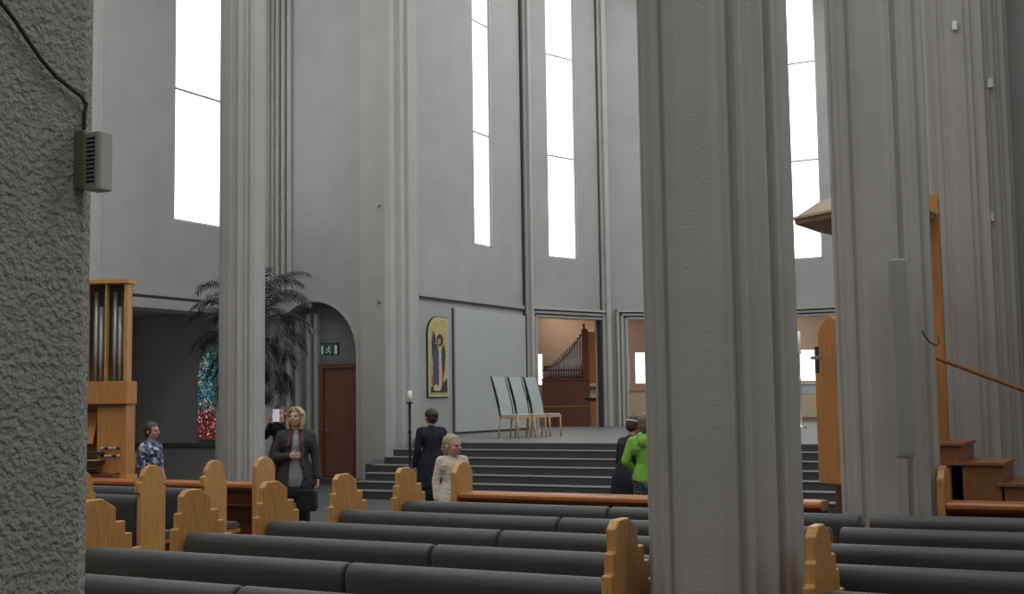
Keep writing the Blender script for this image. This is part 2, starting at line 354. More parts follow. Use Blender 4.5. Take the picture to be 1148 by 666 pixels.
# vertical ribs at the corners of the polygon
def corner_rib(p, ang, idx, wd=.16):
    mt = Matrix.Translation((p[0], p[1], 0)) @ Matrix.Rotation(ang, 4, 'Z'); bm = B()
    box(bm, -wd, wd, -.12, .3, ST, TOP, mt); box(bm, -wd*.45, wd*.45, -.22, .1, ST, TOP, mt); struct(obj('trim_%d' % idx, bm, 'column', bevel=.015))
    g = box(B(), -wd-.045, -wd, -.07, .25, ST, TOP, mt); struct(obj('trim_%d' % (idx+1), g, 'groove'))
corner_rib((V[1][0]+.02, V[1][1]-.05), math.radians(80), 20, .12)
corner_rib(V[2], math.radians(54), 22, .14)
corner_rib(V[3], math.radians(18), 24); corner_rib(V[4], math.radians(-18), 26); corner_rib(V[5], math.radians(-54), 28); corner_rib(V[6], math.radians(-80), 30)
# ambulatory behind the apse
W = [(-18.4, 32.2), (-12.9, 35.0), (-8.5, 37.0), (-1.0, 37.0)]
def ambu(name, p0, p1, wins, n0):
    mt, L = frame(p0, p1); bm = B(); wall_cells(bm, L, ST, 4.6, .4, [(a, b, 2.1, 3.06) for a, b in wins], mt); struct(obj(name, bm, 'warm'))
    for i, (a, b) in enumerate(wins):
        t = struct(bpy.data.objects.new('window_%d' % (n0+i), None)); COL.objects.link(t)
        obj('pane', box(B(), a, b, .14, .16, 2.1, 3.06, mt), 'pane_amb', t)
        f = B(); box(f, a, b, .08, .16, 2.1, 2.13, mt); box(f, a, a+.03, .08, .16, 2.1, 3.06, mt); box(f, b-.03, b, .08, .16, 2.1, 3.06, mt); obj('window_frame', f, 'frame', t)
    return mt, L
mta, La = ambu('wall_ambulatory_left', W[0], W[1], [(1.3, 2.12), (3.4, 3.96), (4.45, 4.76), (4.9, 5.7)], 9)
mtb, Lb = ambu('wall_ambulatory_middle', W[1], W[2], [(.8, 1.5), (3.35, 4.3)], 13)
ambu('wall_ambulatory_right', W[2], W[3], [(1.5, 2.2), (4.5, 5.2)], 15)
struct(obj('wall_ambulatory_side', box(B(), -18.9, -18.4, 26, 32.5, ST, 4.6), 'warm'))
struct(obj('ceiling_ambulatory', prism(B(), [(-18.9, 28.2), (-15.1, 28.2), (-14.05, 31.1), (-10.4, 34.0), (-6.6, 34.0), (-3.0, 31.2), (-1.0, 31.2), (-1.0, 37.4), (-8.5, 37.4), (-18.9, 32.5)], 'z', 4.6, 4.75), 'warm'))
bm = B(); box(bm, 0, La, -.05, 0, ST+.12, ST+.98, mta); box(bm, 0, Lb, -.05, 0, ST+.12, ST+.98, mtb)
struct(obj('wainscot', bm, 'cream'))
bm = B(); box(bm, 0, La, -.08, 0, ST+.98, ST+1.02, mta); box(bm, 0, Lb, -.08, 0, ST+.98, ST+1.02, mtb); box(bm, 0, La, -.06, 0, ST, ST+.12, mta)
struct(obj('baseboard_back', bm, 'warm'))

# clustered columns
def col_profile(r_):
    h = [(.36, .085), (.335, .11), (.335, .148), (.285, .148), (.285, .172), (.30, .185), (.30, .215), (.25, .222)]
    q = h + [(y, x) for x, y in h[::-1]]
    out = []
    for k in range(4):
        c, s = math.cos(k*PI/2), math.sin(k*PI/2)
        out += [((x*c-y*s)*r_/.36, (x*s+y*c)*r_/.36) for x, y in q]
    return out
def pier_profile(r_):
    q = [(.36, .05), (.345, .065), (.345, .10), (.325, .10), (.325, .135), (.335, .15), (.335, .185), (.29, .185), (.29, .215), (.265, .215), (.265, .25), (.25, .265), (.215, .265), (.215, .29), (.185, .29), (.185, .335), (.15, .335), (.135, .325), (.10, .325), (.10, .345), (.065, .345), (.05, .36)]
    out = []
    for k in range(4):
        c, s = math.cos(k*PI/2), math.sin(k*PI/2)
        out += [((x*c-y*s)*r_/.36, (x*s+y*c)*r_/.36) for x, y in q]
    return out
def column(loc, r_, label, rz=0, h=TOP, prof=None):
    t = thing('clustered_column', label, 'column', (loc[0], loc[1], 0), rz, 'clustered plaster columns')
    obj('shaft', prism(B(), (prof or col_profile)(r_), 'z', .0, h), 'column', t, bevel=.006, seg=2)
    return t
column((-1.9, 5.78), .365, 'massive grey ribbed column closest to the camera, right of centre', .05)
c3 = column((-1.97, 10.3), .385, 'grey ribbed column carrying the tall slim speaker', .1)
column((-12.6, 14.76), .35, 'slender grey ribbed column on the left in front of the palm', -.1)
column((-1.86, 14.95), .52, 'broad grey ribbed pier behind the pulpit stairs at right edge', .06, prof=pier_profile)
struct(obj('wall_aisle_end', box(B(), -1.5, 3.2, 15.2, 15.6, 0, TOP), 'plaster'))
struct(obj('wall_right', box(B(), 2.6, 3.2, -12, 15.6, 0, TOP), 'plaster'))
struct(obj('wall_west', box(B(), -21, 3.2, -12.3, -12, 0, TOP), 'plaster'))
struct(obj('wall_left', box(B(), -21, -20.4, -12, 13, 0, TOP), 'plaster'))
# the rough plastered pier right beside the camera, on the left
bm = B(); prism(bm, [(-1.20, 1.10), (-1.225, 1.135), (-1.30, 1.16), (-1.9, 1.16), (-1.9, -1.2), (-1.2, -1.2)], 'z', 0, TOP)
struct(obj('wall_near_pier', bm, 'rough'))

# ================================================================= PEWS
PANEL = [(-.12, 0), (-.12, .88), (-.085, .88), (-.085, .98), (-.05, .98), (-.05, 1.09), (0, 1.13), (.12, 1.13), (.23, 1.07), (.23, .98), (.31, .98), (.31, .90), (.37, .90), (.37, .80), (.46, .80), (.46, 0)]
def back_profile():
    p = [(0.075, .36)]
    for k in range(0, 13):
        a = PI*k/12; p.append((.02+.072*math.cos(a), .778+.072*math.sin(a)))
    p += [(-.046, .72), (-.032, .64), (-.018, .52), (.0, .36)]; return p
def seat_profile(): return [(.12, .40), (.12, .45), (.15, .475), (.52, .475), (.56, .455), (.57, .43), (.55, .40)]
PANEL_SLIM = [(-.04, 0), (-.04, .86), (-.07, .88), (-.07, .97), (-.02, .98), (-.02, 1.03), (.03, 1.10), (.08, 1.13), (.16, 1.13), (.22, 1.09), (.26, 1.02), (.26, .93), (.29, .92), (.29, 0)]
def pew(x0, x1, y, label, seams, left_panel=True, right_panel=True, group='dark cushioned pews in the nave', P=PANEL, rz=0):
    t = thing('church_pew', label, 'pew', (x0, y, 0), rz, group)
    xs = [0] + [s-x0 for s in seams] + [x1-x0]
    for a, b in zip(xs[:-1], xs[1:]):
        obj('back_cushion', prism(B(), back_profile(), 'x', a+.012, b-.012), 'fabric', t, True, bevel=.018, seg=3)
        obj('seat_cushion', prism(B(), seat_profile(), 'x', a+.012, b-.012), 'fabric', t, False, bevel=.015, seg=3)
    W_ = x1-x0
    obj('seat_board', box(B(), 0, W_, .06, .56, .36, .398), 'wood_x', t)
    obj('back_board', box(B(), 0, W_, .078, .098, .36, .78), 'wood_x', t)
    obj('plinth', box(B(), .02, W_-.02, .20, .24, 0, .36), 'wood_x', t)
    if left_panel: obj('end_panel', prism(B(), P, 'x', -.055, -.003), 'wood', t, bevel=.008)
    if right_panel: obj('end_panel', prism(B(), P, 'x', W_+.003, W_+.055), 'wood', t, bevel=.008)
    return t
def desk(x0, x1, y, label, lp=True, rp=True, group='wooden front desks before the first pews'):
    t = thing('pew_front_desk', label, 'desk', (x0, y, 0), 0, group); W_ = x1-x0
    obj('rail', prism(B(), [(-.14, .80), (-.14, .835), (-.12, .85), (.12, .85), (.14, .835), (.14, .80), (.06, .765), (-.06, .765)], 'x', 0, W_), 'wood_x', t, bevel=.01)
    obj('front_board', box(B(), 0, W_, .06, .09, .06, .77), 'wood_dark', t)
    obj('book_shelf', box(B(), 0, W_, -.08, .06, .60, .62), 'wood_dark', t)
    P = [(-.16, 0), (-.16, 1.03), (-.10, 1.10), (-.03, 1.13), (.03, 1.13), (.10, 1.10), (.16, 1.03), (.16, 0)]
    if lp: obj('end_panel', prism(B(), P, 'x', -.06, 0), 'wood', t, bevel=.01)
    if rp: obj('end_panel', prism(B(), P, 'x', W_, W_+.06), 'wood', t, bevel=.01)
    return t
rows = [('front', 8.94, .20), ('second', 8.03, .20), ('third', 7.13, .16), ('fourth', 6.29, .10)]
for nm, y, dy in rows:
    pew(-5.83, -1.92, y, 'long dark cushioned pew behind the centre aisle, %s row from the chancel' % nm, [-3.89], True, False)
    pew(-1.885, 2.1, y+dy*.15, 'dark cushioned pew right of the near column, %s row from the chancel' % nm, [.05], False, True, 'pews in the right aisle', PANEL, dy*.25)
pew(-5.83, -2.36, 5.42, 'dark cushioned pew ending with a stepped brown panel left of the near column', [-3.89], True, True)
pew(-1.36, 2.1, 5.45, 'dark pew starting with a stepped brown panel right of the near column', [.3], True, True, 'pews in the right aisle')
pew(-5.83, 2.1, 4.54, 'dark cushioned pew nearest the camera along the bottom edge', [-3.89, -1.93, .05], True, True)
for nm, y in (('front', 9.50), ('second', 8.62), ('third', 7.74)):
    pew(-11.9, -8.6, y, 'cushioned pew left of the centre aisle, %s row from its desk' % nm, [-10.2], True, True, 'pews left of the centre aisle', PANEL_SLIM)
desk(-5.83, -2.44, 10.0, 'long wooden rail desk before the middle pews with rounded end panel', True, False)
desk(-11.9, -8.6, 10.40, 'wooden rail desk with tall end post beside the blond woman')
desk(-1.53, 2.1, 10.28, 'wooden rail desk below the pulpit stairs at the right edge')

# ================================================================= WALL FITTINGS
t = thing('climate_sensor_box', 'small white slotted sensor box on yellowed back plate on the rough pier', 'sensor', (-1.20, 1.095, 0))
obj('back_plate', box(B(), 0, .018, -.012, .012, 1.988, 2.062), 'yellowed', t, bevel=.0015)
bm = B(); prism(bm, [(.018, -.011), (.040, -.011), (.044, -.008), (.044, .011), (.040, .013), (.018, .013)], 'z', 1.984, 2.058)
obj('cover', bm, 'white', t, bevel=.0015)
sl = B()
for k in range(11): box(sl, .022, .036, -.0118, -.0105, 1.993+k*.0055, 1.9957+k*.0055)
obj('vent_slots', sl, 'slot', t)
cbl = tube(B(), [(-1.19, .90, 2.27), (-1.19, .955, 2.202), (-1.19, .962, 2.192), (-1.19, .98, 2.178), (-1.19, 1.0, 2.158), (-1.19, 1.022, 2.138), (-1.19, 1.045, 2.122), (-1.19, 1.07, 2.112), (-1.19, 1.085, 2.106), (-1.192, 1.095, 2.098), (-1.193, 1.093, 2.085), (-1.193, 1.093, 2.06)], .0026, 8)
tag(obj('sensor_cable', cbl, 'groove', None, True), 'dark cable hanging down to the white sensor box', 'cable')
# slim column speaker
t = thing('column_speaker', 'tall slim grey loudspeaker mounted on the second ribbed column', 'loudspeaker', (-1.76, 9.72, 0), .48)
obj('cabinet', box(B(), -.062, .062, -.10, .0, 1.22, 2.75), 'spk', t, bevel=.018, seg=3)
g = box(B(), -.05, .05, -.104, -.099, 1.25, 2.72); obj('grille', g, 'spk', t)
for z in (1.5, 2.4): obj('wall_bracket', box(B(), -.03, .03, 0, .12, z, z+.06), 'spk', t)
c_ = tube(B(), [(-1.60, 9.84, 2.20), (-1.585, 9.86, 2.16), (-1.56, 9.9, 2.11), (-1.52, 9.95, 2.08), (-1.50, 9.99, 2.10), (-1.51, 10.02, 2.16)], .006)
tag(obj('speaker_cable', c_, 'groove', None, True), 'thin black cable looping from the slim speaker round its column', 'cable')
# exit sign
t = thing('exit_sign', 'small green exit sign with white running figure above the brown door', 'exit sign', (-15.32, YD-.0, 0))
obj('sign_case', box(B(), -.23, .23, -.04, .0, 2.68, 2.94), 'slot', t, bevel=.005)
M['exit'] = mat('exit_green', (.02, .06, .045), .5, emit=(.02, .12, .07), estr=.06)
M['exitw'] = mat('exit_white', (.5, .6, .55), .5, emit=(.7, .9, .8), estr=.05)
obj('sign_face', box(B(), -.21, .21, -.047, -.041, 2.70, 2.92), 'exit', t)
pg = B(); FY = -.052
box(pg, .14, .20, FY, -.047, 2.70, 2.88); box(pg, -.20, -.16, FY, -.047, 2.70, 2.88); ell(pg, (-.0, FY+.002, 2.858), .018, .003, .018)
for a, b in (((.0, 2.84), (-.02, 2.78)), ((-.02, 2.78), (.03, 2.74)), ((.03, 2.74), (.02, 2.70)), ((-.02, 2.78), (-.06, 2.73)), ((-.06, 2.73), (-.10, 2.73)), ((.0, 2.83), (.05, 2.81)), ((.0, 2.83), (-.05, 2.82)), ((-.05, 2.82), (-.07, 2.78))):
    tube(pg, [(a[0], FY+.001, a[1]), (b[0], FY+.001, b[1])], .009, 6)
obj('running_figure', pg, 'exitw', t)
# bolts / small fixtures on plaster
for (x, y, z), lb in (((-2.14, 14.50, 5.93), 'upper small metal bolt on the pier behind the pulpit'), ((-1.80, 14.62, 5.24), 'middle small metal bolt on the pier behind the pulpit'), ((-1.86, 14.62, 3.71), 'lowest small metal bolt on the pier behind the pulpit')):
    b_ = tube(B(), [(x+.3, y, z), (x+.3, y-.1, z)], .03, 8); box(b_, x+.27, x+.33, y-.11, y-.09, z-.08, z+.0); tag(obj('wall_bolt', b_, 'metal'), lb, 'bolt', 'metal bolts on the plaster')
for z, lb in ((5.75, 'upper dark bolt on the tall pier left of the panel wall'), (3.75, 'lower dark bolt on the tall pier left of the panel wall')):
    b_ = tube(B(), [(-14.08, YD+.03, z), (-14.08, YD-.07, z)], .035, 8); tag(obj('wall_bolt', b_, 'metal'), lb, 'bolt', 'metal bolts on the plaster')
# icon
mt, L = frame(V[0], V[1])
t = thing('painted_icon', 'tall arched gold painted icon of a robed standing figure on the wall', 'painting', (V[0][0]+.0, 23.08, 0), PI/2)
def ipoly(name, pts, m_, y0, y1, par=t): return obj(name, prism(B(), pts, 'y', y0, y1), m_, par)
Wd = .86; z0, z1 = 1.78, 3.58
def ishape(i): 
    R = .40-i; pts = [(i, z0+i), (Wd-i, z0+i), (Wd-i, z1-i)]
    return pts + [(R+i, z1-i)] + [(R+i-R*math.sin(PI/2*k/8), z1-i-R*(1-math.cos(PI/2*k/8))) for k in range(1, 9)]
M['icon_frame'] = mat('icon_frame_cream', (.52, .46, .30), .5); M['icon_gold'] = mat('icon_gold', (.48, .40, .16), .5, var=.15, vscale=6)
M['icon_dark'] = mat('icon_dark_green', (.03, .045, .035), .6, var=.3, vscale=14); M['icon_blue'] = mat('icon_blue', (.06, .06, .14), .6, var=.3, vscale=9)
M['icon_red'] = mat('icon_rust', (.33, .10, .05), .6, var=.2, vscale=9); M['icon_pale'] = mat('icon_pale', (.55, .47, .33), .6, var=.15, vscale=12); M['icon_flesh'] = mat('icon_flesh', (.42, .22, .14), .6)
ipoly('frame', ishape(0), 'icon_frame', -.05, -.001); ipoly('frame_edge', ishape(-.02), 'black', -.03, -.0005)
ipoly('ground', ishape(.06), 'icon_gold', -.056, -.05)
art = ((( [(.12, 3.05), (.20, 3.28), (.30, 3.12), (.30, 2.55), (.20, 2.45), (.14, 2.7)]), 'icon_dark', 'wing'),
 ([(.50, 2.75), (.64, 3.0), (.72, 2.75), (.66, 2.30), (.55, 2.15), (.48, 2.4)], 'icon_dark', 'wing'),
 ([(.20, 2.85), (.34, 2.98), (.42, 2.8), (.44, 2.3), (.40, 1.98), (.18, 1.98), (.17, 2.4)], 'icon_blue', 'robe'),
 ([(.42, 2.88), (.52, 2.85), (.56, 2.3), (.52, 1.98), (.42, 1.98)], 'icon_pale', 'sash'),
 ([(.54, 2.45), (.60, 2.4), (.62, 2.05), (.54, 2.0)], 'icon_red', 'tunic'),
 ([(.12, 2.2), (.19, 2.35), (.19, 2.0), (.12, 2.0)], 'icon_red', 'tunic'),
 ([(.08, 1.88), (.78, 1.88), (.78, 2.2), (.62, 2.1), (.5, 1.98), (.3, 2.0), (.08, 2.0)], 'icon_dark', 'rocks'),
 ([(.20, 1.92), (.48, 1.92), (.55, 2.06), (.40, 2.02), (.30, 2.07), (.2, 2.02)], 'icon_pale', 'hem'))
for i, (pts, m_, nm) in enumerate(art): ipoly(nm, pts, m_, -.0585-.0006*i, -.056)
hl = tube(B(), [(.47, -.056, 3.06), (.47, -.066, 3.06)], .14, 20); obj('halo', hl, 'icon_dark', t)
hl = tube(B(), [(.43, -.066, 3.03), (.43, -.068, 3.03)], .075, 16); obj('face', hl, 'icon_flesh', t)
# stained glass in the side chapel
t = thing('stained_glass_panel', 'narrow blue and red stained glass panel glowing in the dark chapel', 'stained glass', (-17.98, 19.93, 0))
P = [(-.22, .95)] + [(.30, .95), (.30, 2.6), (.27, 2.80), (.18, 2.95), (.04, 3.02), (-.06, 2.86), (-.16, 2.6), (-.22, 2.35)]
obj('glass', prism(B(), P, 'y', -.02, .0), 'stained', t)
P2 = [(x*1.12, z+(.04 if z > 2 else -.03)) for x, z in P]
obj('lead_frame', prism(B(), P2, 'y', .001, .05), 'dark_plaster', t)

# ================================================================= ORGANS
M['organ_back'] = mat('organ_back', (.13, .115, .105), .8)
t = thing('large_organ', 'light wooden organ with tall silver pipes behind the left pews', 'organ', (-12.0, 11.76, 0), .42)
XO = -1.7
o_ = B(); box(o_, XO, 0, .05, .45, 0, .78); obj('base_cabinet', o_, 'wood', t, bevel=.005)
o_ = B(); box(o_, XO, -.42, .42, .5, .78, 1.72); box(o_, -.42, -.03, .1, .42, .78, 1.72); obj('console_case', o_, 'orange', t, bevel=.005)
o_ = B(); box(o_, XO, 0, .04, .40, 1.72, 2.02); obj('upper_panel', o_, 'orange', t, bevel=.006)
obj('panel_seam', box(B(), XO, 0, .035, .045, 1.70, 1.725), 'slot', t)
o_ = B(); prism(o_, [(.15, 1.2), (.17, 1.2), (.36, 1.62), (.34, 1.62)], 'x', -1.3, -.50); obj('music_desk', o_, 'orange', t)
for k in range(3):
    o_ = B(); box(o_, -1.4, -.30, -.22+.13*k, .0+.13*k, .86+.10*k, .885+.10*k); kb = obj('keyboard', o_, 'black', t, bevel=.003)
    obj('white_keys', box(B(), -1.35, -.34, -.21+.13*k, -.11+.13*k, .885+.10*k, .893+.10*k), 'white' if k == 1 else 'groove', kb)
obj('key_bed', box(B(), -1.45, -.1, -.2, .3, .76, .82), 'wood_dark', t)
for k in range(10):
    kn = tube(B(), [(-.34+.055*(k % 5), .10, 1.04+.10*(k//5)), (-.34+.055*(k % 5), .05, 1.04+.10*(k//5))], .016, 8); obj('stop_knob', kn, 'white' if k % 3 else 'black', t, True)
for x in (XO, -1.37, -1.10, -.84, -.57, -.31, -.05):
    obj('post', box(B(), x, x+(.045 if x > -.1 else .022), .04, .12, 2.02, 3.32), 'wood', t)
obj('cornice', box(B(), XO-.02, .02, .0, .3, 3.32, 3.37), 'wood', t)
obj('pipe_chamber_back', box(B(), XO, -.05, .30, .34, 2.02, 3.32), 'organ_back', t)
obj('side_panel', box(B(), -.03, -.005, .12, .20, 2.02, 3.32), 'wood', t)
k = 0
for seg in ((-1.67, -1.38), (-1.34, -1.11), (-1.07, -.85), (-.81, -.58), (-.54, -.32), (-.28, -.06)):
    nn = 3
    for i in range(nn):
        x = seg[0]+(seg[1]-seg[0])*(i+.5)/nn; u = abs(i-(nn-1)/2)/((nn-1)/2); h = 3.22-.20*(1-u); rr_ = .031
        p_ = lathe(B(), [(.008, 2.02), (rr_*.95, 2.26+.12*u), (rr_, 2.3+.12*u), (rr_, h), (rr_*.8, h+.001)], (x, .22), 10); obj('organ_pipe', p_, 'pipe', t, True)
# small choir organ in the opening
t = thing('choir_organ', 'small reddish wood organ with slanting pipe row in the apse opening', 'organ', (-14.86, 31.62, ST), .42)
t.scale = (.88, 1, 1)
obj('lower_case', box(B(), -.95, .60, 0, .75, 0, 1.30), 'choir', t, bevel=.008)
obj('case_rail', box(B(), -.96, .62, -.02, .76, .55, .575), 'orange', t)
obj('case_cornice', box(B(), -.97, .60, -.03, .75, 1.30, 1.36), 'choir', t, bevel=.006)
obj('side_foot', box(B(), .602, .90, .05, .70, 0, .72), 'orange', t, bevel=.006)
obj('side_shelf', box(B(), .45, .95, .0, .75, .72, .80), 'slot', t)
obj('tower', box(B(), .36, .58, 0, .75, 1.36, 2.78), 'choir', t, bevel=.008)
obj('tower_side', box(B(), .58, .98, .10, .62, 1.20, 2.70), 'orange', t, bevel=.008)
obj('side_ledge', box(B(), .58, 1.16, .05, .7, 1.02, 1.12), 'choir', t, bevel=.005)
obj('finial', lathe(B(), [(.05, 2.78), (.03, 2.83), (.055, 2.88), (.01, 2.97)], (.45, .1), 12), 'choir', t, True)
for i in range(15):
    x = -.86+i*.083; h = 1.62+1.0*(i/14)**1.15
    obj('organ_pipe', lathe(B(), [(.008, 1.36), (.03, 1.50), (.032, 1.53), (.032, h), (.026, h+.001)], (x, .10), 10), 'pipe', t, True)
ra = tube(B(), [(-.92, .03, 1.62), (-.4, .03, 1.80), (0, .03, 2.15), (.36, .03, 2.62)], .018, 6); obj('pipe_rail', ra, 'choir', t)
obj('lower_rail', box(B(), -.94, .36, .03, .06, 1.58, 1.62), 'choir', t)
obj('case_back', box(B(), -.92, .36, .60, .64, 1.36, 1.75), 'choir', t)

# ================================================================= CHANCEL FURNITURE
def tall_chair(loc, rz, label, group=None, mats=('chairwood', 'chairgrey', 'black'), hb=1.26):
    t = thing('high_backed_chair', label, 'chair', loc, rz, group); w2 = .235
    # faces +x (local): back at x=-.22
    for sx, sy in ((.22, w2-.02), (.22, -w2+.02), (-.20, w2-.02), (-.20, -w2+.02)):
        l_ = B(); tube(l_, [(sx+(.02 if sx > 0 else -.05), sy, 0), (sx, sy, .43)], [.016, .022], 8); obj('leg', l_, mats[0], t, True)
    fr = B(); box(fr, -.22, .24, -w2, w2, .40, .455); obj('seat_frame', fr, mats[0], t, bevel=.008)
    obj('seat_pad', box(B(), -.20, .225, -w2+.02, w2-.02, .455, .485), mats[1], t, bevel=.012)
    prof = [(-.20, .44), (-.175, .44), (-.215, .70), (-.30, 1.0), (-.385, hb), (-.41, hb), (-.335, 1.0), (-.25, .70)]
    obj('backrest', prism(B(), [(x, z) for x, z in prof], 'y', -w2+.02, w2-.02), mats[1], t, bevel=.006)
    for s in (-1, 1):
        fr = prism(B(), [(x+(-.006 if i > 3 else .004), z+.005) for i, (x, z) in enumerate(prof)], 'y', s*w2-.02, s*w2+.004 if s > 0 else s*w2+.0); obj('back_frame', fr, mats[2], t)
    return t
ch = tall_chair((-11.66, 22.05, ST), -.10, 'leftmost of three tall grey backed wooden chairs on the chancel', 'three high backed chairs')
def dup(root, loc, rz, label):
    r_ = root.copy(); COL.objects.link(r_); r_.location = loc; r_.rotation_euler = (0, 0, rz); r_['label'] = label
    for c in list(root.children):
        k_ = c.copy(); COL.objects.link(k_); k_.parent = r_
        for g in c.children: q = g.copy(); COL.objects.link(q); q.parent = k_
    return r_
dup(ch, (-11.62, 22.70, ST), -.10, 'middle of three tall grey backed wooden chairs on the chancel')
dup(ch, (-11.56, 23.30, ST), -.10, 'rightmost of three tall grey backed wooden chairs on the chancel')
# altar
t = thing('altar_table', 'white clothed altar table seen between the two right columns', 'altar', (-7.45, 30.0, ST))
for x in (-.75, .75): obj('leg', box(B(), x-.09, x+.09, -.25, .25, 0, .82), 'column', t, bevel=.02)
obj('cloth', box(B(), -.95, .95, -.42, .42, .82, 1.04), 'cloth_white', t, bevel=.01)
obj('slab', box(B(), -1.0, 1.0, -.45, .45, 1.04, 1.09), 'cloth_white', t, bevel=.01)
def candlestick(loc, h, ch_, label, m_='metal', r_=.02, cr=.04, foot=.14):
    t = thing('candlestick', label, 'candlestick', loc)
    obj('stand', lathe(B(), [(foot, 0), (foot, .02), (r_*1.6, .06), (r_, .1), (r_, h*.6), (r_*1.8, h*.62), (r_, h*.65), (r_, h-.04), (cr*1.7, h-.01), (cr*1.7, h)], n=14), m_, t, True)
    obj('candle', lathe(B(), [(cr, h), (cr, h+ch_), (cr*.3, h+ch_+.005)], n=14), 'candle', t, True)
    return t
candlestick((-7.66, 29.3, ST), 1.82, .52, 'tall silver candlestick with white candle beside the altar', r_=.03, cr=.055)
candlestick((-11.75, 18.25, ST-.65), 1.42, .2, 'tall black candle stand with a white candle left of the steps', 'black', .022, .04, .2)
t = thing('low_bench', 'low grey bench on the chancel between the two right columns', 'bench', (-7.2, 22.9, ST))
obj('seat', box(B(), -.9, .5, -.2, .2, .36, .44), 'spk', t, bevel=.01)
for x in (-.7, .3): obj('leg', box(B(), x-.04, x+.04, -.15, .15, 0, .36), 'spk', t)
# chapel chairs
def plain_chair(loc, rz, label, mb):
    t = thing('wooden_chair', label, 'chair', loc, rz)
    for sx, sy in ((.2, .2), (.2, -.2)): obj('leg', tube(B(), [(sx, sy, 0), (sx, sy, .44)], .018, 8), 'wood', t)
    for sy in (.2, -.2): obj('leg', tube(B(), [(-.2, sy, 0), (-.2, sy, .45), (-.25, sy, .95)], .018, 8), 'wood', t)
    obj('seat', box(B(), -.22, .22, -.22, .22, .44, .48), 'wood', t, bevel=.01)
    obj('backrest', prism(B(), [(-.215, .55), (-.195, .55), (-.235, .93), (-.255, .93)], 'y', -.2, .2), mb, t)
    return t
M['redcl'] = mat('red_chair_back', (.16, .05, .055), .8)
plain_chair((-14.62, 14.12, 0), -1.9, 'wooden chair with dark slatted back at the chapel opening', 'wood_dark')
plain_chair((-14.2, 12.85, 0), -1.9, 'wooden chair with dull red back beside the organ visitor', 'redcl')

# ================================================================= PULPIT
t = thing('pulpit', 'honey wood pulpit with hexagonal sounding board half hidden by a column', 'pulpit', (-2.62, 12.95, 0))
def hexa(r_, rot=.0, n=6): return [(r_*math.cos(rot+2*PI*k/n), r_*math.sin(rot+2*PI*k/n)) for k in range(n)]
obj('pedestal', prism(B(), hexa(.42, .2), 'z', 0, .95), 'wood_dark', t, bevel=.01)
obj('body', prism(B(), hexa(.55, .2), 'z', .95, 2.05), 'orange', t, bevel=.01)
fp = B(); prism(fp, [(-.25, .80), (.25, .80), (.25, 2.22), (.19, 2.22), (.19, 2.36), (.10, 2.46), (.0, 2.52), (-.10, 2.46), (-.19, 2.36), (-.19, 2.22), (-.25, 2.22)], 'y', -.55, -.47)
bmesh.ops.transform(fp, matrix=Matrix.Rotation(-.62, 4, 'Z'), verts=fp.verts[:]); f_ = obj('front_panel', fp, 'orange', t, bevel=.008)
can = B()
def ring(z, r_): return [can.verts.new((r_*math.cos(.45+2*PI*k/6), r_*math.sin(.45+2*PI*k/6), z)) for k in range(6)]
R_ = [ring(3.40, .38), ring(3.50, .74), ring(3.57, .76), ring(3.76, .46), ring(3.82, .08)]
can.faces.new(R_[0][::-1]); can.faces.new(R_[-1])
for a, b in zip(R_[:-1], R_[1:]):
    for k in range(6): can.faces.new((a[k], a[(k+1) % 6], b[(k+1) % 6], b[k]))
M['canopy'] = mat('canopy_wood', (.34, .22, .13), .5, var=.15, vscale=5)
obj('sounding_board', can, 'canopy', t, bevel=.004)
rm = B(); A_ = [(.775*math.cos(.45+2*PI*k/6), .775*math.sin(.45+2*PI*k/6)) for k in range(6)]; prism(rm, A_, 'z', 3.555, 3.58); obj('rim', rm, 'cream', t)
obj('back_board', box(B(), .36, .70, .17, .26, 1.0, 3.78), 'orange', t, bevel=.006)
t = thing('pulpit_cross', 'small silver cross hanging on the pulpit front panel', 'cross', (-3.05, 12.42, 0), -.62)
obj('upright', box(B(), -.018, .018, -.03, .0, 1.93, 2.20), 'groove', t, bevel=.003)
obj('arm', box(B(), -.075, .075, -.035, -.005, 2.07, 2.105), 'metal', t, bevel=.003)
M['stair_wood'] = mat('stair_wood', (.30, .12, .05), .4, .02, 8, .15, 6, stretch=(6, 6, .8))
t = thing('pulpit_stairs', 'short reddish wooden stairs descending right from the pulpit', 'stairs', (-2.0, 12.35, 0))
for k, (x0_, x1_, z_) in enumerate(((0.05, .34, 1.24), (.22, .70, 1.06), (.66, 1.12, .87), (1.08, 1.5, .68), (1.46, 1.9, .50), (1.86, 2.3, .32))):
    s_ = obj('step_block', box(B(), x0_+.02, x1_, -.24+.0*k, .62, 0 if k else .0, z_-.03), 'stair_wood', t)
    obj('tread', box(B(), x0_-.02, x1_+.02, -.27, .64, z_-.03, z_), 'stair_wood', s_, bevel=.004)
hr = tube(B(), [(-.10, .25, 2.13), (.0, .25, 2.09), (.9, .25, 1.71), (1.5, .25, 1.42), (2.3, .25, 1.05)], .022, 10); obj('handrail', hr, 'stair_wood', t, True)
for x, z in ((.02, 2.08), (2.25, 1.07)): obj('newel', tube(B(), [(x, .25, .3), (x, .25, z)], .02, 8), 'stair_wood', t)

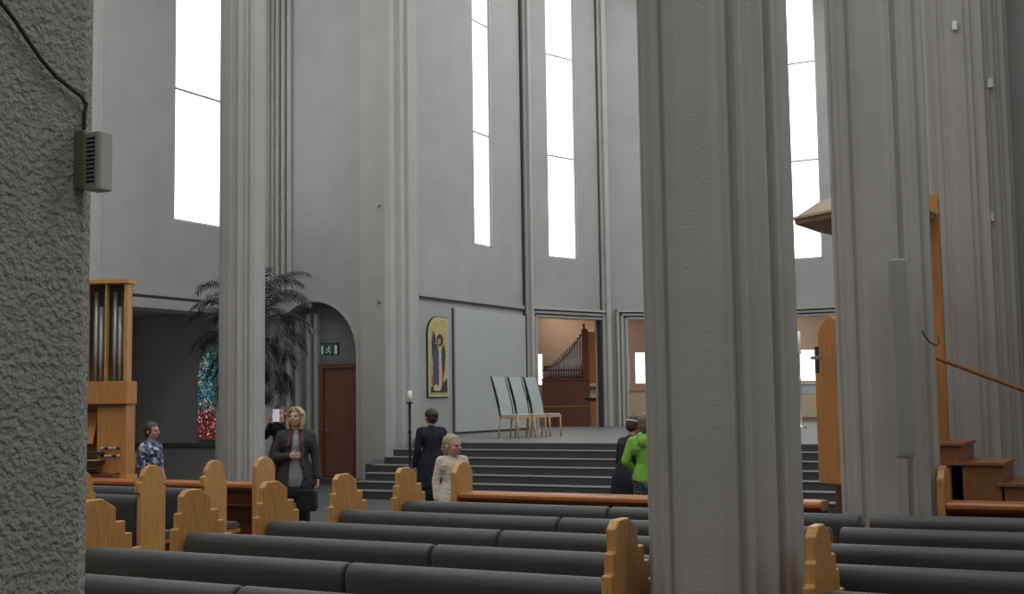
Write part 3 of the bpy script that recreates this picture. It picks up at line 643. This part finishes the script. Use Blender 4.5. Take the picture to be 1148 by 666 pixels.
# ================================================================= PALM
t = thing('potted_palm', 'large dark drooping palm behind the slender left column', 'palm', (-14.38, 17.15, 0))
obj('pot', lathe(B(), [(.25, 0), (.34, .5), (.36, .52), (.31, .52), (.30, .48), (.02, .47)], n=24), 'pot', t, True)
for i in range(5):
    a = i*1.3; obj('stem', tube(B(), [(.08*math.cos(a), .08*math.sin(a), .45), (.14*math.cos(a), .14*math.sin(a), 1.5), (.06*math.cos(a), .06*math.sin(a), 3.3)], [.05, .035, .03], 8), 'stem', t, True)
def frond(base, az, elev, Ln, droop, wl):
    bm = B(); pts = []; p = Vector(base); e = elev; N = 16
    hd_ = Vector((math.cos(az), math.sin(az), 0)); side = Vector((-math.sin(az), math.cos(az), 0))
    for i in range(N+1):
        pts.append(p.copy()); p = p + (hd_*math.cos(e) + Vector((0, 0, 1))*math.sin(e))*(Ln/N); e -= droop/N*(.5+1.1*i/N)
    tube(bm, pts, [.012*(1-i/(N+2)) for i in range(N+1)], 5)
    M_ = 26
    for j in range(2, M_):
        u = j/M_; f_i = u*N; i = int(f_i); q = pts[i].lerp(pts[min(i+1, N)], f_i-i); tg = (pts[min(i+1, N)]-pts[i]).normalized()
        ll = wl*math.sin(PI*min(1, u*.85+.12))**.6
        for s in (-1, 1):
            d_ = (side*s*.75 + tg*.75 + Vector((0, 0, -.15+random.uniform(-.1, .1)))).normalized(); wv = tg.cross(d_).cross(d_).normalized()*.012
            a0 = bm.verts.new(q-wv*.6); a1 = bm.verts.new(q+wv*.6); mid = q+d_*ll*.5+Vector((0, 0, -.03*ll)); b0 = bm.verts.new(mid-wv); b1 = bm.verts.new(mid+wv)
            c0 = bm.verts.new(q+d_*ll*.95+Vector((0, 0, -.38*ll)))
            bm.faces.new((a0, a1, b1, b0)); bm.faces.new((b0, b1, c0))
    return bm
for i in range(64):
    ly = i/64; az = i*2.399; el = 1.25-1.5*ly+random.uniform(-.15, .15); Ln = random.uniform(1.15, 1.6)*(1-.28*ly)
    zb = 3.45-1.15*ly**1.3; obj('frond', frond((.05*math.cos(az), .05*math.sin(az), zb), az, el, Ln, random.uniform(1.5, 2.3), random.uniform(.28, .4)), 'leaf', t)

# ================================================================= PEOPLE
def bake(name, bm, m_, parent, voxel, smooth_it=3):
    o = obj(name, bm, m_, None, True)
    rm_ = o.modifiers.new('r', 'REMESH'); rm_.mode = 'VOXEL'; rm_.voxel_size = voxel; rm_.use_smooth_shade = True
    sm = o.modifiers.new('s', 'SMOOTH'); sm.factor = .5; sm.iterations = smooth_it
    dg = bpy.context.evaluated_depsgraph_get(); me = bpy.data.meshes.new_from_object(o.evaluated_get(dg))
    o.modifiers.clear(); o.data = me
    if not me.materials: me.materials.append(M[m_])
    for p in me.polygons: p.use_smooth = True
    o.parent = parent; return o
def lerp(a, b, t_): return Vector(a).lerp(Vector(b), t_)
def hand(bm, wrist, d_, palm_n, S, curl=.5):
    """d_: hand direction, palm_n: palm normal; five separate fingers"""
    d_ = Vector(d_).normalized(); nn = (Vector(palm_n) - d_*Vector(palm_n).dot(d_)).normalized(); sd = d_.cross(nn)
    w_ = Vector(wrist); c = w_+d_*.045*S
    for q in (-.024, -.008, .008, .024): capsule(bm, w_+d_*.01*S+sd*q*.6*S, w_+d_*.085*S+sd*q*S, .014*S, .0115*S, 8)
    for q, ln in ((-.030, .058), (-.010, .072), (.010, .078), (.030, .068)):
        p = w_+d_*.085*S+sd*q*S; a = 0; dd = d_
        for k, fr in enumerate((.45, .32, .23)):
            a += curl*(.5 if k == 0 else .8); dd = (d_*math.cos(a)+nn*math.sin(a)); p2 = p+dd*ln*fr*S
            capsule(bm, p, p2, (.0095-.001*k)*S, (.0088-.001*k)*S, 8); p = p2
    p = w_+d_*.025*S+sd*.026*S; dd = (d_*.7+sd*.6+nn*.35).normalized()
    p2 = p+dd*.035*S; capsule(bm, p, p2, .012*S, .0105*S, 8); d3 = (d_*.9+sd*.15+nn*.4).normalized(); capsule(bm, p2, p2+d3*.03*S, .0105*S, .0085*S, 8)
def person(name, label, loc, facing, H, head_turn=0, tilt=0, skin='skin', top='navy', bottom='jeans', top_long=.50, arms=None, child=0, fem=1,
           hair='brown', hair_style='short', shirt=None, sleeves='long', lean=0, open_front=False, skirt=0, stance=.055, face_detail=True):
    t = thing(name, label, 'person', loc, math.atan2(-facing[0], facing[1]))
    hs = 1+.22*child   # a child's head is larger for its stature
    P = lambda x, y, z: Vector((x*H, y*H + lean*max(0, z-.5)*H, z*H))
    sw = (.100 if fem else .112)*(1-.08*child); hw = .050
    J = dict(pel=P(0, 0, .53), wst=P(0, .0, .62), cst=P(0, .005, .74), nk=P(0, 0, .83), hd=P(0, .012, .925-.012*child))
    body = B()
    nk0, nk1 = P(0, -.003, .80), P(0, .003, .87)
    capsule(body, nk0, nk1, .036*H, .031*H)
    q = Quaternion((0, 0, 1), head_turn) @ Quaternion((1, 0, 0), tilt)
    hc = J['hd']; hr = .062*H*hs
    def hp(x, y, z): return hc + q @ Vector((x*hr, y*hr, z*hr))
    ell(body, hp(0, -.12, .18), .80*hr, .98*hr, .92*hr, q); ell(body, hp(0, .12, -.30), .64*hr, .76*hr, .82*hr, q); ell(body, hp(0, .30, -.72), .42*hr, .46*hr, .36*hr, q)
    capsule(body, hp(0, .82, .02), hp(0, 1.06, -.26), .07*hr, .14*hr, 8)                     # nose
    capsule(body, hp(-.32, .78, .14), hp(.32, .78, .14), .12*hr, .12*hr, 8)                   # brow
    for s in (-1, 1):
        ell(body, hp(s*.82, -.05, -.12), .10*hr, .20*hr, .27*hr, q)                            # ear
        ell(body, hp(s*.40, .58, -.30), .22*hr, .2*hr, .2*hr, q)                               # cheek
    # torso
    capsule(body, P(-hw*.75, 0, .53), P(hw*.75, 0, .53), .072*H, .072*H); capsule(body, J['pel'], J['wst'], .072*H, .062*H); capsule(body, J['wst'], J['cst'], .066*H, .076*H)
    capsule(body, P(-sw*.55, 0, .76), P(sw*.55, 0, .76), .062*H, .062*H); capsule(body, P(-sw*.8, 0, .80), P(sw*.8, 0, .80), .038*H, .038*H); capsule(body, P(0, -.005, .76), P(0, -.003, .83), .07*H, .032*H)
    # legs
    legs = []
    for s in (-1, 1):
        hp_, kn, an = P(s*hw, 0, .50), P(s*stance*1.0, .012, .28), P(s*stance*1.05, -.01, .045)
        legs.append((hp_, kn, an)); capsule(body, hp_, kn, .050*H, .034*H); capsule(body, kn, an, .034*H, .021*H)
        capsule(body, an + Vector((0, -.01*H, -.02*H)), P(s*stance*1.2, .085, .018), .020*H, .016*H)
    # arms
    A_ = []
    arms = arms or {}
    for s, key in ((-1, 'L'), (1, 'R')):
        sh = P(s*sw, 0, .80); el, wr = arms.get(key, ((s*(sw+.03), -.01, .635), (s*(sw+.045), .035, .50)))[:2]
        el, wr = P(*el), P(*wr); A_.append((sh, el, wr)); capsule(body, sh, el, .029*H, .023*H); capsule(body, el, wr, .023*H, .0155*H)
        ex = arms.get(key, (0, 0))[2] if len(arms.get(key, (0, 0))) > 2 else None
        d_ = (wr-el).normalized(); hand(body, wr, ex[0] if ex else d_, ex[1] if ex else (-s, .2, 0), H*1.0/1.7*1.0, .55 if not ex else ex[2])
    bake('body', body, skin, t, .0058)
    # shirt / jacket
    def torso(bm, g, zlo, scale=1.0, neck=True):
        capsule(bm, P(0, 0, .60), P(0, .003, .74), (.072+g)*H, (.080+g)*H); capsule(bm, P(-sw*.55, 0, .76), P(sw*.55, 0, .76), (.064+g)*H, (.064+g)*H)
        capsule(bm, P(-sw*.82, 0, .795), P(sw*.82, 0, .795), (.040+g)*H, (.040+g)*H)
        capsule(bm, P(0, -.008, .76), P(0, -.006, .815), (.070+g)*H, (.040+g)*H)
        for z in [zlo + (.60-zlo)*k/11 for k in range(12)]:
            u = (.60-z)/.12; capsule(bm, P(-hw*.7*min(1, u+.3), 0, z), P(hw*.7*min(1, u+.3), 0, z), (.078+g+.008*u)*H, (.078+g+.008*u)*H)
    if shirt:
        b2 = B(); torso(b2, .004, .50); bake('shirt', b2, shirt, t, .009)
    b2 = B(); torso(b2, .010 if shirt else .006, top_long)
    for (sh, el, wr) in A_:
        capsule(b2, sh, el, .037*H, .032*H)
        if sleeves == 'long': capsule(b2, el, lerp(el, wr, .93), .032*H, .025*H)
    tp = bake('top', b2, top, t, .009)
    if open_front:
        # open cardigan: cut a wedge at the front so that the shirt shows
        bm = B(); bm.from_mesh(tp.data)
        dele = [f for f in bm.faces if f.calc_center_median().y > .015*H and abs(f.calc_center_median().x) < (.020+.03*max(0, (.80-f.calc_center_median().z/H)/.3))*H and .45*H < f.calc_center_median().z < .84*H]
        bmesh.ops.delete(bm, geom=dele, context='FACES'); bm.to_mesh(tp.data); bm.free()
    b2 = B()
    for (a, k_, n_) in legs:
        capsule(b2, a, k_, .058*H, .043*H); capsule(b2, k_, lerp(k_, n_, .93), .043*H, .034*H)
    capsule(b2, P(-hw*.75, 0, .53), P(hw*.75, 0, .52), .079*H, .079*H)
    if skirt: capsule(b2, P(-.01, 0, .50), P(-.01, 0, skirt), .085*H, .10*H); capsule(b2, P(.01, 0, .50), P(.01, 0, skirt), .085*H, .10*H)
    bake('trousers' if not skirt else 'skirt', b2, bottom, t, .010)
    for s in (-1, 1):
        b3 = B(); capsule(b3, P(s*stance*1.08, -.018, .022), P(s*stance*1.2, .09, .018), .026*H, .020*H); box(b3, s*stance*1.14*H-.022*H, s*stance*1.14*H+.022*H, -.04*H, .10*H, 0, .012*H); bake('shoe', b3, 'shoe', t, .008)
    # hair
    h = B()
    if hair_style in ('short', 'bun', 'bob', 'tied', 'crop'):
        g = .05 if hair_style in ('crop', 'tied') else .12
        ell(h, hp(0, -.20, .28), (.82+g)*hr, (.96+g)*hr, (.88+g)*hr, q)
        ell(h, hp(0, -.45, -.10), (.70+g)*hr, (.66+g)*hr, (.80+g)*hr, q)
    if hair_style == 'bun': ell(h, hp(0, -1.22, .35), .38*hr, .36*hr, .36*hr, q)
    if hair_style == 'tied': ell(h, hp(0, -1.1, .0), .30*hr, .30*hr, .42*hr, q); capsule(h, hp(0, -1.15, -.1), hp(0, -1.1, -1.1), .22*hr, .10*hr)
    if hair_style == 'bob':
        for s in (-1, 1):
            capsule(h, hp(s*.78, .10, .45), hp(s*.86, .12, -.75), .25*hr, .27*hr); capsule(h, hp(s*.86, .12, -.75), hp(s*.74, .20, -1.25), .27*hr, .18*hr)
            capsule(h, hp(s*.25, .62, .88), hp(s*.72, .45, .35), .22*hr, .22*hr)
            capsule(h, hp(s*.55, -.45, .2), hp(s*.60, -.4, -1.2), .45*hr, .30*hr)
        capsule(h, hp(0, -.6, .2), hp(0, -.55, -1.15), .5*hr, .32*hr)
    ho = bake('hair', h, hair, t, .0075, 1)
    # keep the face free of hair
    bm = B(); bm.from_mesh(ho.data); iq = q.inverted(); dl = []
    for f in bm.faces:
        c = iq @ (f.calc_center_median()-hc)/hr
        if c.y > .25 and c.z < .66 and abs(c.x) < .74 and hair_style != 'bob': dl.append(f)
        elif c.y > .42 and c.z < .62 and abs(c.x) < .60: dl.append(f)
    bmesh.ops.delete(bm, geom=dl, context='FACES'); bm.to_mesh(ho.data); bm.free()
    if face_detail:
        for s in (-1, 1):
            e = B(); ell(e, hp(s*.30, .80, -.03), .085*hr, .05*hr, .055*hr, q, 8, 6); obj('eye', e, 'eye', t, True)
            e = B(); capsule(e, hp(s*.16, .93, .17), hp(s*.46, .80, .17), .03*hr, .025*hr, 6); obj('eyebrow', e, hair, t, True)
        e = B(); capsule(e, hp(-.16, .86, -.60), hp(.16, .86, -.60), .05*hr, .05*hr, 6); obj('mouth', e, 'lip', t, True)
    t['_h'] = H
    return t, P, hp, hr, q
RT = Vector((.884, .468, 0)); TC = Vector((.468, -.884, 0))       # towards the right / towards the church entrance
def face(a, b): v = RT*a + TC*b; return (v.x, v.y)
# blond woman in the aisle
wt, P, hp, hr, q = person('person', 'blond woman in charcoal cardigan and light grey top standing in the centre aisle', (-8.72, 11.15, 0), face(.15, 1), 1.66, head_turn=-.35, tilt=.18, skin='skin_pale',
    top='cardigan', shirt='greytop', bottom='blackcl', top_long=.44, hair='blond', hair_style='bob', open_front=True,
    arms={'L': ((-.135, .005, .645), (-.150, .045, .51), ((0, .2, -1), (1, 0, 0), .9)), 'R': ((.150, .01, .655), (.045, .10, .665), ((-1, .2, .1), (0, -1, 0), .5))})
sc_ = B(); capsule(sc_, P(-.035, .02, .835), P(-.04, .095, .76), .016*1.66, .016*1.66); capsule(sc_, P(-.04, .095, .76), P(-.045, .10, .60), .016*1.66, .013*1.66); capsule(sc_, P(.035, .02, .835), P(.05, .09, .74), .016*1.66, .014*1.66)
capsule(sc_, P(.035, -.02, .84), P(-.035, -.02, .84), .018*1.66, .018*1.66)
bake('scarf', sc_, 'plum', wt, .008)
bg = thing('handbag', 'small black handbag held low by the blond woman', 'handbag', (-8.43, 10.98, 0), .2)
obj('bag_body', prism(B(), [(-.10, .50), (.10, .50), (.12, .56), (.11, .74), (-.11, .74), (-.12, .56)], 'y', -.045, .045), 'black', bg, bevel=.015)
hd_ = tube(B(), [(-.08, 0, .73), (-.06, 0, .83), (0, 0, .87), (.06, 0, .83), (.08, 0, .73)], .008, 8); obj('strap', hd_, 'black', bg, True)
# man photographing behind the column
mtg, P, hp, hr, q = person('person', 'dark clothed man raising a white phone behind the slender column', (-12.62, 15.75, 0), face(-.25, 1), 1.66, fem=0, hair='brown', hair_style='crop', top='blackcl', bottom='jeans',
    arms={'L': ((-.13, .07, .70), (-.065, .15, .83), ((0, .1, 1), (0, -1, 0), .7)), 'R': ((.13, .07, .70), (.03, .15, .83), ((0, .1, 1), (0, -1, 0), .7))})
ph = thing('phone', 'small white lit phone held up by the man behind the column', 'phone', (-12.62, 15.75, 0), math.atan2(-face(-.25, 1)[0], face(-.25, 1)[1]))
M['phone_lit'] = mat('phone_back', (.75, .78, .80), .4, emit=(1, 1, 1), estr=.25)
obj('phone_body', box(B(), -.095, .02, .27, .282, 1.40, 1.60), 'phone_lit', ph, bevel=.004); obj('camera_lens', tube(B(), [(-.0, .282, 1.57), (-.0, .285, 1.57)], .008, 10), 'black', ph)
# woman in a black coat, seen from behind
person('person', 'woman in long black coat with brown bun seen from behind near the steps', (-8.98, 14.5, 0), face(-.35, -1), 1.60, head_turn=.35, hair='brown', hair_style='bun', top='navy', bottom='navy', top_long=.34, skirt=.28, shirt=None)
# girl in cream sweater
person('person', 'girl with pale hair in cream knitted sweater behind the front pew', (-6.47, 10.85, 0), face(.35, 1), 1.36, head_turn=.55, skin='skin_pale', child=1, hair='fair', hair_style='tied', top='cream_knit', bottom='jeans', top_long=.42,
    arms={'L': ((-.128, -.01, .65), (-.132, .02, .51)), 'R': ((.128, -.01, .65), (.132, .02, .51))})
# boy in green hoodie
gt, P, hp, hr, q = person('person', 'boy in lime green hoodie and plaid trousers seen from behind', (-4.91, 12.35, 0), face(.05, -1), 1.54, fem=0, child=.6, head_turn=-.35, tilt=-.1, hair='sandy', hair_style='crop', top='green', bottom='plaid', top_long=.545,
    arms={'L': ((-.155, -.01, .665), (-.10, .08, .60)), 'R': ((.155, -.01, .665), (.10, .08, .60))})
hb_ = B(); ell(hb_, P(0, -.062, .80), .078*1.54, .040*1.54, .05*1.54); capsule(hb_, P(-.05, -.03, .835), P(.05, -.03, .835), .026*1.54, .026*1.54); capsule(hb_, P(-.055, -.02, .83), P(-.03, .05, .80), .022*1.54, .02*1.54); capsule(hb_, P(.055, -.02, .83), P(.03, .05, .80), .022*1.54, .02*1.54)
bake('hood', hb_, 'green', gt, .009)
# person in dark jacket beside the boy
dt, P, hp, hr, q = person('person', 'person in dark jacket with pale headband bending beside the green hoodie boy', (-5.38, 12.85, 0), face(.75, -.6), 1.50, fem=1, lean=.22, tilt=-.45, hair='brown', hair_style='short', top='navy', bottom='blackcl', top_long=.42,
    arms={'L': ((-.13, .03, .65), (-.10, .10, .55)), 'R': ((.13, .03, .65), (.10, .10, .55))})
hb_ = tube(B(), [hp(1.0*math.cos(a)*.97, -.12+1.1*math.sin(a), .36+.18*math.sin(a)) for a in [2*PI*k/24 for k in range(25)]], .011, 8); obj('headband', hb_, 'white', dt, True)
# visitor at the organ
person('person', 'dark haired visitor in blue and white printed top beside the organ', (-10.84, 11.04, 0), face(1, .35), 1.50, hair='brown', hair_style='bun', top='print', bottom='print', top_long=.46, skirt=.40, sleeves='short', skin='skin',
    arms={'L': ((-.125, .0, .645), (-.12, .05, .52)), 'R': ((.125, .0, .645), (.12, .05, .52))})
for o in bpy.data.objects:
    if '_h' in o.keys(): del o['_h']
